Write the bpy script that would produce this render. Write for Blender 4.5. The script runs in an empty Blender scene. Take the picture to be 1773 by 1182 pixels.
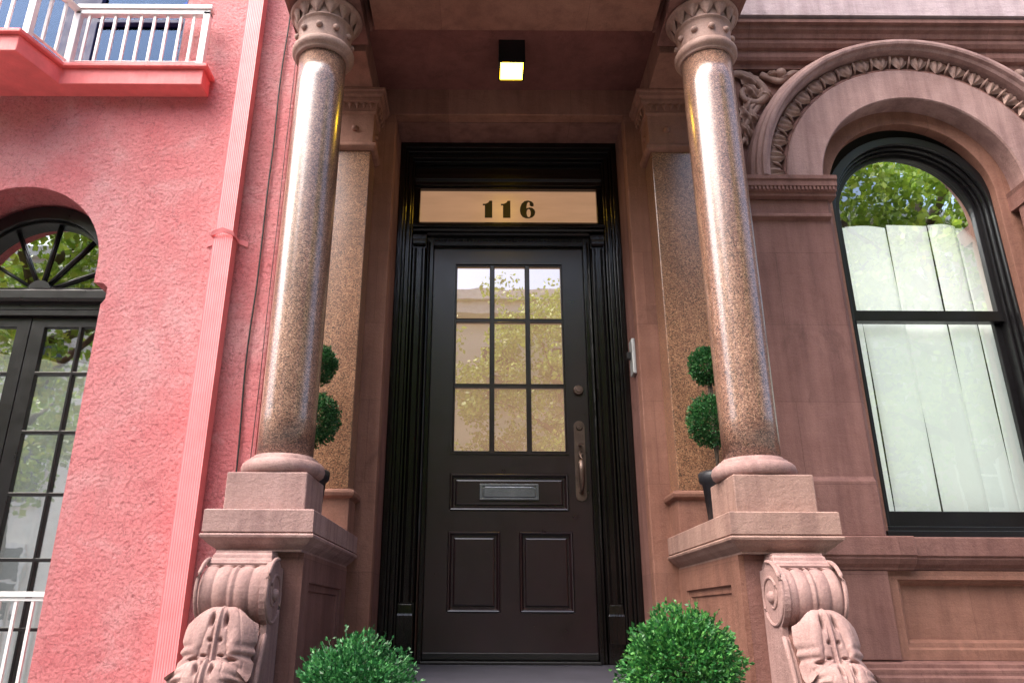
import bpy, bmesh, math, random
from mathutils import Vector, Matrix, noise
PI = math.pi
random.seed(7)
scene = bpy.context.scene
COL = scene.collection

# ------------------------------------------------------------------ mesh builder
class MB:
    def __init__(s):
        s.bm = bmesh.new()
    def face(s, vs, sm=False):
        try:
            f = s.bm.faces.new(vs); f.smooth = sm; return f
        except ValueError:
            return None
    def box(s, x0, x1, y0, y1, z0, z1):
        x0, x1 = sorted((x0, x1)); y0, y1 = sorted((y0, y1)); z0, z1 = sorted((z0, z1))
        return s.loft([[(x0,y0,z0),(x1,y0,z0),(x1,y1,z0),(x0,y1,z0)],
                       [(x0,y0,z1),(x1,y0,z1),(x1,y1,z1),(x0,y1,z1)]])
    def loft(s, rings, cap0=True, cap1=True, closed=True, sm=False):
        R = [[s.bm.verts.new(p) for p in r] for r in rings]
        n = len(R[0])
        for a, b in zip(R, R[1:]):
            for i in range(n if closed else n-1):
                j = (i+1) % n
                s.face((a[i], a[j], b[j], b[i]), sm)
        if cap0: s.face(R[0][::-1])
        if cap1: s.face(R[-1])
        return s
    def rects(s, L, **k):                      # stack of rectangles (x0,x1,y0,y1,z)
        return s.loft([[(a,c,z),(b,c,z),(b,d,z),(a,d,z)] for a,b,c,d,z in L], **k)
    def prism(s, poly, a, b, axis='y', sm=False):   # poly in the two other axes
        def P(p, t):
            if axis == 'y': return (p[0], t, p[1])
            if axis == 'x': return (t, p[0], p[1])
            return (p[0], p[1], t)
        return s.loft([[P(p, a) for p in poly], [P(p, b) for p in poly]], sm=sm)
    def plate(s, outer, holes, y0, y1):        # polygon in xz with holes, thickness y
        for y in (y0, y1):
            es = []
            for loop in [outer]+holes:
                vs = [s.bm.verts.new((p[0], y, p[1])) for p in loop]
                for i in range(len(vs)):
                    es.append(s.bm.edges.new((vs[i], vs[(i+1) % len(vs)])))
            bmesh.ops.triangle_fill(s.bm, use_beauty=True, edges=es)
        for loop in [outer]+holes:
            n = len(loop)
            for i in range(n):
                a, b = loop[i], loop[(i+1) % n]
                vs = [s.bm.verts.new(p) for p in ((a[0],y0,a[1]),(b[0],y0,b[1]),(b[0],y1,b[1]),(a[0],y1,a[1]))]
                s.face(vs)
        bmesh.ops.remove_doubles(s.bm, verts=s.bm.verts, dist=1e-5)
        return s
    def lathe(s, cx, cy, prof, n=48, f=None, cap0=True, cap1=True):
        rings = []
        for r, z in prof:
            ring = []
            for i in range(n):
                a = 2*PI*i/n
                rr = r*(f(a, z) if f else 1)
                ring.append((cx+rr*math.cos(a), cy+rr*math.sin(a), z))
            rings.append(ring)
        return s.loft(rings, sm=True, cap0=cap0, cap1=cap1)
    def tube(s, pts, rad, n=8, flat=1.0, fdir=None):
        pts = [Vector(p) for p in pts]
        if not hasattr(rad, '__len__'): rad = [rad]*len(pts)
        rings = []
        up = Vector(fdir) if fdir else None
        for i, p in enumerate(pts):
            t = (pts[min(i+1, len(pts)-1)]-pts[max(i-1, 0)]).normalized()
            u = up if up else (Vector((0,0,1)) if abs(t.z) < .9 else Vector((0,1,0)))
            a = t.cross(u).normalized(); b = a.cross(t).normalized()
            rings.append([tuple(p+a*math.cos(2*PI*k/n)*rad[i]+b*math.sin(2*PI*k/n)*rad[i]*flat) for k in range(n)])
        return s.loft(rings, sm=True)
    def grid(s, fn, nu, nv, sm=True):
        V = [[s.bm.verts.new(fn(i/nu, j/nv)) for j in range(nv+1)] for i in range(nu+1)]
        for i in range(nu):
            for j in range(nv):
                s.face((V[i][j], V[i+1][j], V[i+1][j+1], V[i][j+1]), sm)
        return s
    def ball(s, c, r, n=12, sx=1, sy=1, sz=1):
        rings = []
        for j in range(1, n):
            t = PI*j/n
            rings.append([(c[0]+sx*r*math.sin(t)*math.cos(2*PI*i/(2*n)), c[1]+sy*r*math.sin(t)*math.sin(2*PI*i/(2*n)), c[2]-sz*r*math.cos(t)) for i in range(2*n)])
        return s.loft(rings, sm=True)
    def ringpanel(s, rings, axis='y', cap=True):
        # rings of (a0,a1,b0,b1,depth): nested rectangles, picture-frame mouldings
        L = []
        for a0, a1, b0, b1, d in rings:
            q = [(a0,b0),(a1,b0),(a1,b1),(a0,b1)]
            L.append([(p[0], d, p[1]) if axis == 'y' else (d, p[0], p[1]) for p in q])
        return s.loft(L, cap0=False, cap1=cap)

ORG = {}
def tag(o, label=None, cat=None, group=None, kind=None):
    if label: o['label'] = label
    if cat: o['category'] = cat
    if group: o['group'] = group
    if kind: o['kind'] = kind
    return o
def root(name, label, cat, loc, group=None):
    o = bpy.data.objects.new(name, None); COL.objects.link(o)
    o.empty_display_size = .1; o.location = loc
    ORG[o.name] = Vector(loc)
    return tag(o, label, cat, group)
def part(name, mb, mat, parent=None, label=None, bevel=0, recalc=True, org=None):
    me = bpy.data.meshes.new(name)
    if recalc: bmesh.ops.recalc_face_normals(mb.bm, faces=mb.bm.faces)
    of = ORG[parent.name] if parent else Vector(org or (0,0,0))
    mb.bm.transform(Matrix.Translation(-of))
    mb.bm.to_mesh(me); mb.bm.free()
    me.materials.append(mat)
    o = bpy.data.objects.new(name, me); COL.objects.link(o)
    if parent: o.parent = parent
    else: o.location = of
    ORG[o.name] = of.copy()
    if bevel:
        m = o.modifiers.new('bevel', 'BEVEL'); m.width = bevel; m.segments = 2
        m.limit_method = 'ANGLE'; m.angle_limit = math.radians(35); m.harden_normals = False
    if label: o['label'] = label
    return o
def copypart(o, parent, off):
    c = o.copy(); COL.objects.link(c); c.parent = parent
    c.location = o.location+Vector(off)
    ORG[c.name] = ORG[o.name]
    return c

# ------------------------------------------------------------------ materials
def newmat(name):
    m = bpy.data.materials.new(name); m.use_nodes = True
    nt = m.node_tree; b = nt.nodes['Principled BSDF']
    return m, nt, b
def N(nt, t, **k):
    n = nt.nodes.new(t)
    for a, v in k.items():
        if a in ('operation','blend_type','data_type','feature','noise_dimensions','distance','wave_type','bands_direction'): setattr(n, a, v)
        else:
            n.inputs[a.replace('_',' ')].default_value = v
    return n
def L(nt, a, b): nt.links.new(a, b)
def coords(nt, scale=(1,1,1), rot=(0,0,0)):
    tc = nt.nodes.new('ShaderNodeTexCoord'); mp = nt.nodes.new('ShaderNodeMapping')
    mp.inputs['Scale'].default_value = scale; mp.inputs['Rotation'].default_value = rot
    L(nt, tc.outputs['Object'], mp.inputs['Vector']); return mp.outputs['Vector']
def noise_(nt, vec, scale, detail=4, rough=.55, dist=0):
    n = nt.nodes.new('ShaderNodeTexNoise'); L(nt, vec, n.inputs['Vector'])
    n.inputs['Scale'].default_value = scale; n.inputs['Detail'].default_value = detail
    n.inputs['Roughness'].default_value = rough; n.inputs['Distortion'].default_value = dist
    return n.outputs['Fac']
def ramp(nt, fac, stops):
    r = nt.nodes.new('ShaderNodeValToRGB'); e = r.color_ramp.elements
    while len(e) < len(stops): e.new(.5)
    for el, (p, c) in zip(e, stops):
        el.position = p; el.color = (*c, 1) if len(c) == 3 else c
    L(nt, fac, r.inputs['Fac']); return r.outputs['Color']
def mixc(nt, fac, a, b, mode='MIX'):
    m = nt.nodes.new('ShaderNodeMix'); m.data_type = 'RGBA'; m.blend_type = mode
    for sock, v in ((m.inputs[0], fac), (m.inputs[6], a), (m.inputs[7], b)):
        if hasattr(v, 'links'): L(nt, v, sock)
        elif isinstance(v, (int, float)): sock.default_value = v
        else: sock.default_value = (*v, 1)
    return m.outputs[2]
def bump(nt, b, hs, dist=.01, strength=1):
    prev = None
    for h, st in hs:
        n = nt.nodes.new('ShaderNodeBump'); n.inputs['Strength'].default_value = strength
        n.inputs['Distance'].default_value = st; L(nt, h, n.inputs['Height'])
        if prev: L(nt, prev, n.inputs['Normal'])
        prev = n.outputs['Normal']
    L(nt, prev, b.inputs['Normal'])

def brownstone(name, c1, c2, rough=.75, streak=.5, grime=.5, blocks=0):
    m, nt, b = newmat(name)
    v = coords(nt); vs = coords(nt, (1.2, 1.2, 14)); vv = coords(nt, (9, 9, .7))
    big = noise_(nt, v, 2.2, 6, .62, .4)
    col = ramp(nt, big, [(.3, c1), (.7, c2)])
    st = noise_(nt, vs, 5, 5, .65)
    col = mixc(nt, streak, col, ramp(nt, st, [(.3, (.72,.68,.68)), (.7, (1.2,1.17,1.15))]), 'MULTIPLY')
    gr = noise_(nt, v, 150, 3, .7)
    col = mixc(nt, .55, col, ramp(nt, gr, [(.3, (.72,.72,.72)), (.7, (1.22,1.22,1.22))]), 'MULTIPLY')
    dr = noise_(nt, vv, 1.6, 5, .6)
    col = mixc(nt, grime, col, ramp(nt, dr, [(.35, (.68,.64,.66)), (.55, (1,1,1)), (.72, (1.12,1.13,1.16))]), 'MULTIPLY')
    soot = noise_(nt, coords(nt, (1,1,.6)), 5.5, 7, .74, .7)
    col = mixc(nt, ramp(nt, soot, [(.56, (0,0,0)), (.72, (.5,.5,.5))]), col, tuple(.45*q for q in c1))
    wp = noise_(nt, v, 26, 6, .8, .6)
    col = mixc(nt, ramp(nt, wp, [(.66, (0,0,0)), (.8, (.4,.4,.4))]), col, (.5, .42, .41))
    bk = nt.nodes.new('ShaderNodeTexBrick'); L(nt, coords(nt, (1,1,1), (PI/2,0,0)), bk.inputs['Vector'])
    bk.inputs['Scale'].default_value = 1; bk.inputs['Brick Width'].default_value = .74; bk.inputs['Row Height'].default_value = .43
    bk.inputs['Mortar Size'].default_value = .0022; bk.inputs['Mortar Smooth'].default_value = .6
    bk.inputs['Color1'].default_value = (.80,.77,.76,1); bk.inputs['Color2'].default_value = (1.14,1.13,1.12,1); bk.inputs['Mortar'].default_value = (.5,.46,.45,1)
    col = mixc(nt, blocks, col, bk.outputs['Color'], 'MULTIPLY')
    L(nt, col, b.inputs['Base Color'])
    b.inputs['Roughness'].default_value = rough
    b.inputs['Specular IOR Level'].default_value = .35
    bump(nt, b, [(noise_(nt, v, 9, 7, .7), .008), (st, .001), (gr, .0014)])
    return m

def stucco(name):
    m, nt, b = newmat(name)
    v = coords(nt)
    big = noise_(nt, v, 1.6, 5, .6, .5)
    col = ramp(nt, big, [(.32, (.83,.215,.235)), (.5, (.86,.295,.31)), (.68, (.89,.44,.455))])
    mid = noise_(nt, v, 7, 6, .7, .8)
    col = mixc(nt, ramp(nt, mid, [(.56, (0,0,0)), (.70, (.55,.55,.55))]), col, (.62,.15,.17))
    drip = noise_(nt, coords(nt, (7,7,.5)), 1.3, 5, .65)
    col = mixc(nt, ramp(nt, drip, [(.56, (0,0,0)), (.72, (.45,.45,.45))]), col, (.66,.24,.25))
    rub = noise_(nt, coords(nt, (1,1,1.6)), 3.1, 7, .72, .6)
    col = mixc(nt, ramp(nt, rub, [(.55, (0,0,0)), (.70, (.5,.5,.5))]), col, (.88,.48,.50))
    lump = nt.nodes.new('ShaderNodeTexVoronoi'); lump.feature = 'SMOOTH_F1'
    L(nt, v, lump.inputs['Vector']); lump.inputs['Scale'].default_value = 56
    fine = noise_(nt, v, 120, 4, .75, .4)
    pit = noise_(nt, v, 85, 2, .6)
    col = mixc(nt, ramp(nt, fine, [(.36, (.6,.6,.6)), (.46, (0,0,0))]), col, (.42,.09,.10))  # low grains of the fine bump darkened, shade put into the colour
    col = mixc(nt, ramp(nt, pit, [(.66, (0,0,0)), (.74, (.6,.6,.6))]), col, (.9,.48,.48))
    col = mixc(nt, ramp(nt, noise_(nt, v, 37, 6, .72, .0), [(.36, (.6,.6,.6)), (.47, (0,0,0))]), col, (.55,.11,.13))  # hollows of the coarser bump painted darker in place of tiny shadows
    L(nt, col, b.inputs['Base Color'])
    b.inputs['Roughness'].default_value = .62
    b.inputs['Specular IOR Level'].default_value = .4
    ck = nt.nodes.new('ShaderNodeTexVoronoi'); ck.feature = 'DISTANCE_TO_EDGE'; ck.inputs['Scale'].default_value = 1.1
    wv = nt.nodes.new('ShaderNodeVectorMath'); wv.operation = 'ADD'; nz = nt.nodes.new('ShaderNodeTexNoise'); nz.inputs['Scale'].default_value = 4; nz.inputs['Detail'].default_value = 6
    L(nt, v, nz.inputs['Vector']); L(nt, v, wv.inputs[0]); L(nt, nz.outputs['Color'], wv.inputs[1]); L(nt, wv.outputs[0], ck.inputs['Vector'])
    col = mixc(nt, ramp(nt, ck.outputs['Distance'], [(.0, (.55,.55,.55)), (.006, (0,0,0))]), col, (.40,.10,.11))
    L(nt, col, b.inputs['Base Color'])
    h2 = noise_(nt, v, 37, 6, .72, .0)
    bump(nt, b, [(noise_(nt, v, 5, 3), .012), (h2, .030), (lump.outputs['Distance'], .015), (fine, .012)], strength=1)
    return m

def granite(name, tint=(1,1,1), rough=.07):
    m, nt, b = newmat(name)
    v = coords(nt)
    vo = nt.nodes.new('ShaderNodeTexVoronoi'); L(nt, v, vo.inputs['Vector']); vo.inputs['Scale'].default_value = 240
    sep = nt.nodes.new('ShaderNodeSeparateColor'); L(nt, vo.outputs['Color'], sep.inputs[0])
    t = lambda c: tuple(a*b_ for a, b_ in zip(c, tint))
    col = ramp(nt, sep.outputs[0], [(0, t((.06,.042,.038))), (.16, t((.13,.08,.066))), (.36, t((.20,.122,.098))), (.62, t((.27,.175,.138))), (.84, t((.36,.26,.21))), (1, t((.50,.42,.36)))])
    col.node.color_ramp.interpolation = 'CONSTANT'
    big = noise_(nt, coords(nt, (1,1,.5)), 4.5, 7, .75, .8)
    col = mixc(nt, 1.0, col, ramp(nt, big, [(.3, (.62,.56,.54)), (.7, (1.25,1.2,1.12))]), 'MULTIPLY')
    L(nt, col, b.inputs['Base Color'])
    b.inputs['Roughness'].default_value = .3
    b.inputs['Coat Weight'].default_value = 1; b.inputs['Coat Roughness'].default_value = rough; b.inputs['Coat IOR'].default_value = 1.55
    nn = nt.nodes.new('ShaderNodeBump'); nn.inputs['Distance'].default_value = .0006
    L(nt, noise_(nt, v, 9, 3), nn.inputs['Height'])
    L(nt, nn.outputs['Normal'], b.inputs['Coat Normal'])
    return m

def paint(name, col, rough=.2, wob=.001, coat=0, scuff=.0, var=.25):
    m, nt, b = newmat(name)
    v = coords(nt)
    n1 = noise_(nt, v, 6, 5, .6)
    c = mixc(nt, 1, col, ramp(nt, n1, [(.3, (1-var,)*3), (.7, (1+var,)*3)]), 'MULTIPLY')
    if scuff:
        sc = noise_(nt, v, 35, 6, .8, .5)
        c = mixc(nt, ramp(nt, sc, [(.68, (0,0,0)), (.74, (scuff,)*3)]), c, (.35,.3,.28))
    L(nt, c, b.inputs['Base Color'])
    r = nt.nodes.new('ShaderNodeMapRange'); L(nt, noise_(nt, v, 14, 4, .6), r.inputs['Value'])
    r.inputs['To Min'].default_value = rough*.7; r.inputs['To Max'].default_value = rough*1.4
    L(nt, r.outputs[0], b.inputs['Roughness'])
    b.inputs['Coat Weight'].default_value = coat; b.inputs['Coat Roughness'].default_value = .2
    bump(nt, b, [(noise_(nt, coords(nt, (12,12,1.5)), 6, 4, .6), wob), (noise_(nt, v, 90, 2), wob*.3)])
    return m

def glass(name, refl=.25, tint=(1,1,1), wob=.0004, rt=(.95,1,.97)):
    m = bpy.data.materials.new(name); m.use_nodes = True; nt = m.node_tree; nt.nodes.clear()
    out = nt.nodes.new('ShaderNodeOutputMaterial'); mx = nt.nodes.new('ShaderNodeMixShader')
    tr = nt.nodes.new('ShaderNodeBsdfTransparent'); gl = nt.nodes.new('ShaderNodeBsdfGlossy')
    tr.inputs['Color'].default_value = (*tint, 1)
    gl.inputs['Roughness'].default_value = .01; gl.inputs['Color'].default_value = (*rt, 1)
    fr = nt.nodes.new('ShaderNodeFresnel'); fr.inputs['IOR'].default_value = 1.5
    ma = nt.nodes.new('ShaderNodeMath'); ma.operation = 'ADD'; ma.inputs[1].default_value = refl
    ma.use_clamp = True
    bp = nt.nodes.new('ShaderNodeBump'); bp.inputs['Distance'].default_value = wob
    L(nt, noise_(nt, coords(nt), 3.5, 3, .5, .8), bp.inputs['Height']); L(nt, bp.outputs[0], gl.inputs['Normal'])
    L(nt, fr.outputs[0], ma.inputs[0]); L(nt, ma.outputs[0], mx.inputs[0])
    L(nt, tr.outputs[0], mx.inputs[1]); L(nt, gl.outputs[0], mx.inputs[2]); L(nt, mx.outputs[0], out.inputs[0])
    return m

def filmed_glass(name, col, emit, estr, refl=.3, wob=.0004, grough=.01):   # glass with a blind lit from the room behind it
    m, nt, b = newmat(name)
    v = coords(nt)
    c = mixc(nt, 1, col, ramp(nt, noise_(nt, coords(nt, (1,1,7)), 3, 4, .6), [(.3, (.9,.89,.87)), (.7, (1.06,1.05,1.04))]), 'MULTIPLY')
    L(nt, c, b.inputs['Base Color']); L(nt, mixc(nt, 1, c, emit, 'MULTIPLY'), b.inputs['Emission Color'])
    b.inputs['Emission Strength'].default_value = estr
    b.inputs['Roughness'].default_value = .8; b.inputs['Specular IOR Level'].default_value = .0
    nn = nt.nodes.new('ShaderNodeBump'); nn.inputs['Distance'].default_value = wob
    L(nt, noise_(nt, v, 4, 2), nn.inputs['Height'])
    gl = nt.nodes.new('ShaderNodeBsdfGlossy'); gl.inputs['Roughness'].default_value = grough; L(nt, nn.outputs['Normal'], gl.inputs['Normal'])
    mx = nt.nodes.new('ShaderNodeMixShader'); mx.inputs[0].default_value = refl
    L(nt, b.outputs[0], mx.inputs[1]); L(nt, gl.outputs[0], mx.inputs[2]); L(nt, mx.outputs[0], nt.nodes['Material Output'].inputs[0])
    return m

def leafmat(name, a, b_, c_):
    m, nt, b = newmat(name)
    g = nt.nodes.new('ShaderNodeNewGeometry')
    col = ramp(nt, g.outputs['Random Per Island'], [(0, a), (.55, b_), (1, c_)])
    col = mixc(nt, .6, col, ramp(nt, noise_(nt, coords(nt), 9, 3), [(.35, (.65,.7,.65)), (.65, (1.25,1.2,1.1))]), 'MULTIPLY')
    L(nt, col, b.inputs['Base Color']); b.inputs['Roughness'].default_value = .42
    b.inputs['Specular IOR Level'].default_value = .5
    tr = nt.nodes.new('ShaderNodeBsdfTranslucent'); L(nt, col, tr.inputs['Color'])
    mx = nt.nodes.new('ShaderNodeMixShader'); mx.inputs[0].default_value = .3
    out = nt.nodes['Material Output']
    L(nt, b.outputs[0], mx.inputs[1]); L(nt, tr.outputs[0], mx.inputs[2]); L(nt, mx.outputs[0], out.inputs[0])
    return m

def plain(name, col, rough=.6, metal=0, emit=None, es=0, var=.12, scale=8, bmp=.001):
    m, nt, b = newmat(name)
    v = coords(nt)
    c = mixc(nt, 1, col, ramp(nt, noise_(nt, v, scale, 5, .65), [(.3, (1-var,)*3), (.7, (1+var,)*3)]), 'MULTIPLY')
    L(nt, c, b.inputs['Base Color']); b.inputs['Roughness'].default_value = rough; b.inputs['Metallic'].default_value = metal
    if emit: b.inputs['Emission Color'].default_value = (*emit, 1); b.inputs['Emission Strength'].default_value = es
    if bmp: bump(nt, b, [(noise_(nt, v, scale*10, 3), bmp)])
    return m

M = {}
M['stone'] = brownstone('brownstone', (.175,.080,.065), (.25,.128,.108), streak=.12, grime=.75, blocks=.6)
M['stone_porch'] = brownstone('brownstone_porch', (.205,.092,.064), (.285,.142,.102), streak=.12, grime=.6, blocks=.45)  # warmer stone; part of its orange is lantern light put into the colour
M['stone_ceiling'] = brownstone('brownstone_painted_ceiling', (.15,.055,.047), (.21,.08,.068), streak=.3)
M['stone_pale'] = brownstone('weathered_brownstone', (.275,.163,.148), (.365,.235,.215), streak=.12, grime=.8)
M['stone_frieze'] = brownstone('bleached_brownstone', (.36,.28,.30), (.47,.37,.39), streak=.35, grime=.7)
M['stone_cap'] = brownstone('capital_brownstone', (.28,.17,.14), (.36,.23,.19), rough=.6, streak=.08, grime=.7)
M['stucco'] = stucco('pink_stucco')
M['pinkpaint'] = paint('pink_metal_paint', (.80,.235,.25), .45, .0006, var=.12)
M['balconypink'] = paint('pink_balcony_paint', (.80,.17,.17), .55, .003, var=.15)
M['granite'] = granite('polished_granite', (1.06,.95,.88), .2)
M['granite_flat'] = granite('pilaster_granite', (1.1,.90,.66), .24)
M['black'] = paint('black_gloss_paint', (.004,.003,.0028), .16, .0012)
M['door'] = paint('dark_door_paint', (.013,.0045,.006), .3, .0003, coat=.7)
M['blackwin'] = paint('black_window_paint', (.007,.006,.007), .3, .0006)
M['navy'] = paint('dark_blue_paint', (.012,.02,.08), .6, .001)
M['white'] = paint('white_metal_paint', (.78,.78,.78), .35, .0004, var=.06)
M['blackmetal'] = plain('black_metal', (.015,.014,.014), .4, .3)
M['bronze'] = plain('dark_bronze', (.15,.105,.085), .36, .8, var=.35)
M['steel'] = plain('pewter_metal', (.22,.23,.25), .34, .9, var=.2)
M['digit'] = plain('black_numeral', (.012,.012,.014), .5)
M['landing'] = plain('slate_landing', (.04,.039,.052), .5, var=.3, scale=5, bmp=.002)
M['cable'] = plain('black_cable', (.012,.012,.012), .6)
M['plate'] = plain('brushed_plate', (.55,.56,.56), .35, .6)
M['pot'] = plain('black_pot', (.02,.02,.024), .4)
M['potgrey'] = plain('grey_pot', (.08,.08,.085), .6)
M['soil'] = plain('soil', (.03,.02,.015), .9)
M['bark'] = plain('bark', (.10,.075,.055), .9, var=.4, bmp=.01)
M['boxL'] = leafmat('boxwood_leaf_cool', (.010,.06,.018), (.028,.16,.045), (.09,.31,.09))
M['boxR'] = leafmat('boxwood_leaf', (.012,.07,.018), (.035,.19,.04), (.13,.36,.08))
M['topi'] = leafmat('topiary_leaf', (.010,.055,.016), (.022,.12,.032), (.08,.24,.07))
M['tree'] = leafmat('tree_leaf', (.14,.24,.025), (.26,.40,.045), (.44,.56,.09))
M['glassdark'] = glass('window_glass', .30)
M['glassblue'] = glass('balcony_glass', .02, (.5,.6,.8), .002, (.28,.42,.72))
M['glassR'] = glass('sash_glass', .15, (.98,1,.98))
M['glassL'] = glass('lower_sash_glass', .10, (.98,1,.98))
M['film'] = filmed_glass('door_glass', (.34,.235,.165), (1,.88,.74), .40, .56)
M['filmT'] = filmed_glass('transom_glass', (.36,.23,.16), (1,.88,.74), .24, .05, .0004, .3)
M['dark'] = plain('dark_room', (.035,.03,.022), .9)
M['sheer'] = plain('sheer_grey_cloth', (.76,.78,.78), .8, var=.3, scale=3, emit=(1,1,1), es=.06)  # faint glow added to brighten the cloth; no lamp in the room
M['curtain'] = plain('white_fabric', (.91,.94,.90), .8, var=.05, scale=3, emit=(.96,1,.95), es=.09, bmp=.003)  # fabric given a weak glow of its own to look brighter, no lamp behind
M['lampglass'] = plain('lamp_glass', (.9,.8,.6), .4, emit=(1,.58,.02), es=11, bmp=0)

# ------------------------------------------------------------------ camera
f, PX, PY, th, rl = 1315., 843., 591., math.radians(20), .005
cd = bpy.data.cameras.new('camera'); cam = bpy.data.objects.new('camera', cd); COL.objects.link(cam)
s_, c_ = math.sin(th), math.cos(th)
R0, U0, F0 = Vector((1,0,0)), Vector((0,-s_,c_)), Vector((0,c_,s_))
Rv = R0*math.cos(rl)+U0*math.sin(rl); Uv = -R0*math.sin(rl)+U0*math.cos(rl)
mw = Matrix.Identity(4)
for i in range(3):
    mw[i][0] = Rv[i]; mw[i][1] = Uv[i]; mw[i][2] = -F0[i]
mw[0][3], mw[1][3], mw[2][3] = -.13, 0, .224
cam.matrix_world = mw
cd.sensor_width = 36; cd.lens = 36*f/1773; cd.shift_x = (886.5-PX)/1773; cd.clip_end = 500; cd.clip_start = .05
scene.camera = cam

# ------------------------------------------------------------------ brownstone house
YW = 3.82
house = root('brownstone_house', 'brownstone townhouse with granite columned porch and arched window on the right', 'house', (0, YW, 0))
def arc(cx, cz, r, a0, a1, n):
    return [(cx+r*math.cos(math.radians(a0+(a1-a0)*i/n)), cz+r*math.sin(math.radians(a0+(a1-a0)*i/n))) for i in range(n+1)]
AX, AZ = 2.41, 2.61        # arch centre of the right window
def archhole(cx, cz, r, zb, n=40):
    return [(cx-r, zb)]+arc(cx, cz, r, 180, 0, n)+[(cx+r, zb)]

# main wall: spandrel plane behind the archivolt, down to the ground
wb = MB()
wb.plate([(.68,-1.6),(9.5,-1.6),(9.5,12),(-1.30,12),(-1.30,-1.6),(-.68,-1.6),(-.68,3.06),(.68,3.06)], [archhole(AX, AZ, .70, .60)], 3.90, 4.16)
wall = part('wall', wb, M['stone'], house)
def mass(parent, x0, x1, h, mat):
    b = MB(); b.box(x0, x1, 9.0, 9.2, -1.6, h); part('rear_wall', b, mat, parent)
    b = MB(); b.box(x0, x0+.1, 4.161, 8.999, -1.6, h); part('side_wall', b, mat, parent)
    b = MB(); b.box(x1-.1, x1, 4.161, 8.999, -1.6, h); part('side_wall', b, mat, parent)
    b = MB(); b.box(x0, x1, 3.9, 9.2, h+.002, h+.25); part('roof', b, mat, parent)
mass(house, -1.30, 9.5, 12, M['stone'])
# porch back wall slabs (jambs, lintel) 
wb = MB()
for sx in (-1, 1):
    wb.box(sx*.68, 1.119 if sx > 0 else -1.20, 3.82, 3.898, 0.002, 3.06)
jw = part('porch_wall', wb, M['stone_porch'], house, bevel=.006)
lb = MB(); lb.box(-1.20, 1.19, 3.82, 3.898, 3.062, 3.30)
part('lintel', lb, M['stone_porch'], house, bevel=.006)

# wall skin around the right window at y=3.82 : pier strips, below-sill
for (xa, xb, xc_, xe) in ((1.12, 1.82, 1.83, 1.845), (3.02, 9.5, 9.5, 9.5)):
    ws = MB(); xz = xa if xa < 2 else 2.985
    ws.prism([(3.80,.61),(3.80,.875),(3.82,.90),(3.82,2.34),(3.82,2.352),(3.79,2.365),(3.79,2.385),(3.82,2.395),(3.82,2.489),(3.898,2.489),(3.898,.61)], xa, xb, 'x')
    if xa < 2: ws.prism([(1.8202,3.82),(1.85,3.85),(1.85,3.898),(1.8202,3.898)], .61, 2.489, 'z')
    else: ws.prism([(2.97,3.898),(2.97,3.85),(3.0198,3.82),(3.0198,3.898)], .61, 2.489, 'z')
    part('window_jamb', ws, M['stone'], house, bevel=.004)
# inner jamb/ring 2  r .585 -> .49 at y=3.95
r2 = MB()
out = archhole(AX, AZ, .699, .61); inn = archhole(AX, AZ, .495, .61)
r2.plate(out+inn[::-1], [], 3.95, 4.02)
part('inner_reveal', r2, M['stone_porch'], house, bevel=.004)
# impost block
def impost(x0, x1):
    b = MB()
    prof = [(3.82,2.49),(3.785,2.495),(3.785,2.515),(3.77,2.52),(3.765,2.54),(3.755,2.545),(3.755,2.575),(3.745,2.585),(3.745,2.608),(3.95,2.608),(3.95,2.49)]
    b.prism(prof, x0, x1, 'x')
    n = int((x1-x0)/.022)
    for i in range(n):
        x = x0+.004+i*(x1-x0-.008)/n
        b.box(x, x+.012, 3.758, 3.772, 2.522, 2.544)
    return part('impost', b, M['stone'], house)
impost(1.12, 1.86); impost(2.96, 3.75)

# archivolt rings
def ring(name, r0, r1, y0, y1, mat, prof=None, n=96, a0=180, a1=0, bevel=0, parent=None):
    b = MB()
    pr = prof or [(r0,y1),(r0,y0),(r1,y0),(r1,y1)]
    rings = []
    for i in range(n+1):
        a = math.radians(a0+(a1-a0)*i/n)
        rings.append([(AX+r*math.cos(a), y, AZ+r*math.sin(a)) for r, y in pr])
    b.loft(rings)
    return part(name, b, mat, parent or house, bevel=bevel)
arch = ring('archivolt', .585, .795, 3.82, 3.955, M['stone_pale'], prof=[(.585,3.956),(.585,3.828),(.592,3.82),(.788,3.82),(.795,3.826),(.795,3.899),(.70,3.899),(.70,3.956)])
arch['label'] = 'weathered pinkish flat ring of the window arch'
ring('hood_moulding', .9, .95, 3.76, 3.9, M['stone_pale'], prof=[(.905,3.897),(.905,3.80),(.91,3.775),(.925,3.765),(.932,3.745),(.945,3.74),(.962,3.742),(.968,3.76),(.985,3.775),(.99,3.80),(1.005,3.82),(1.01,3.897)])
ring('band_bed', .797, .903, 3.84, 3.9, M['stone'], prof=[(.797,3.897),(.797,3.83),(.81,3.83),(.82,3.85),(.89,3.85),(.903,3.83),(.903,3.897)])
lb = MB()
NL = 23
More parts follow.
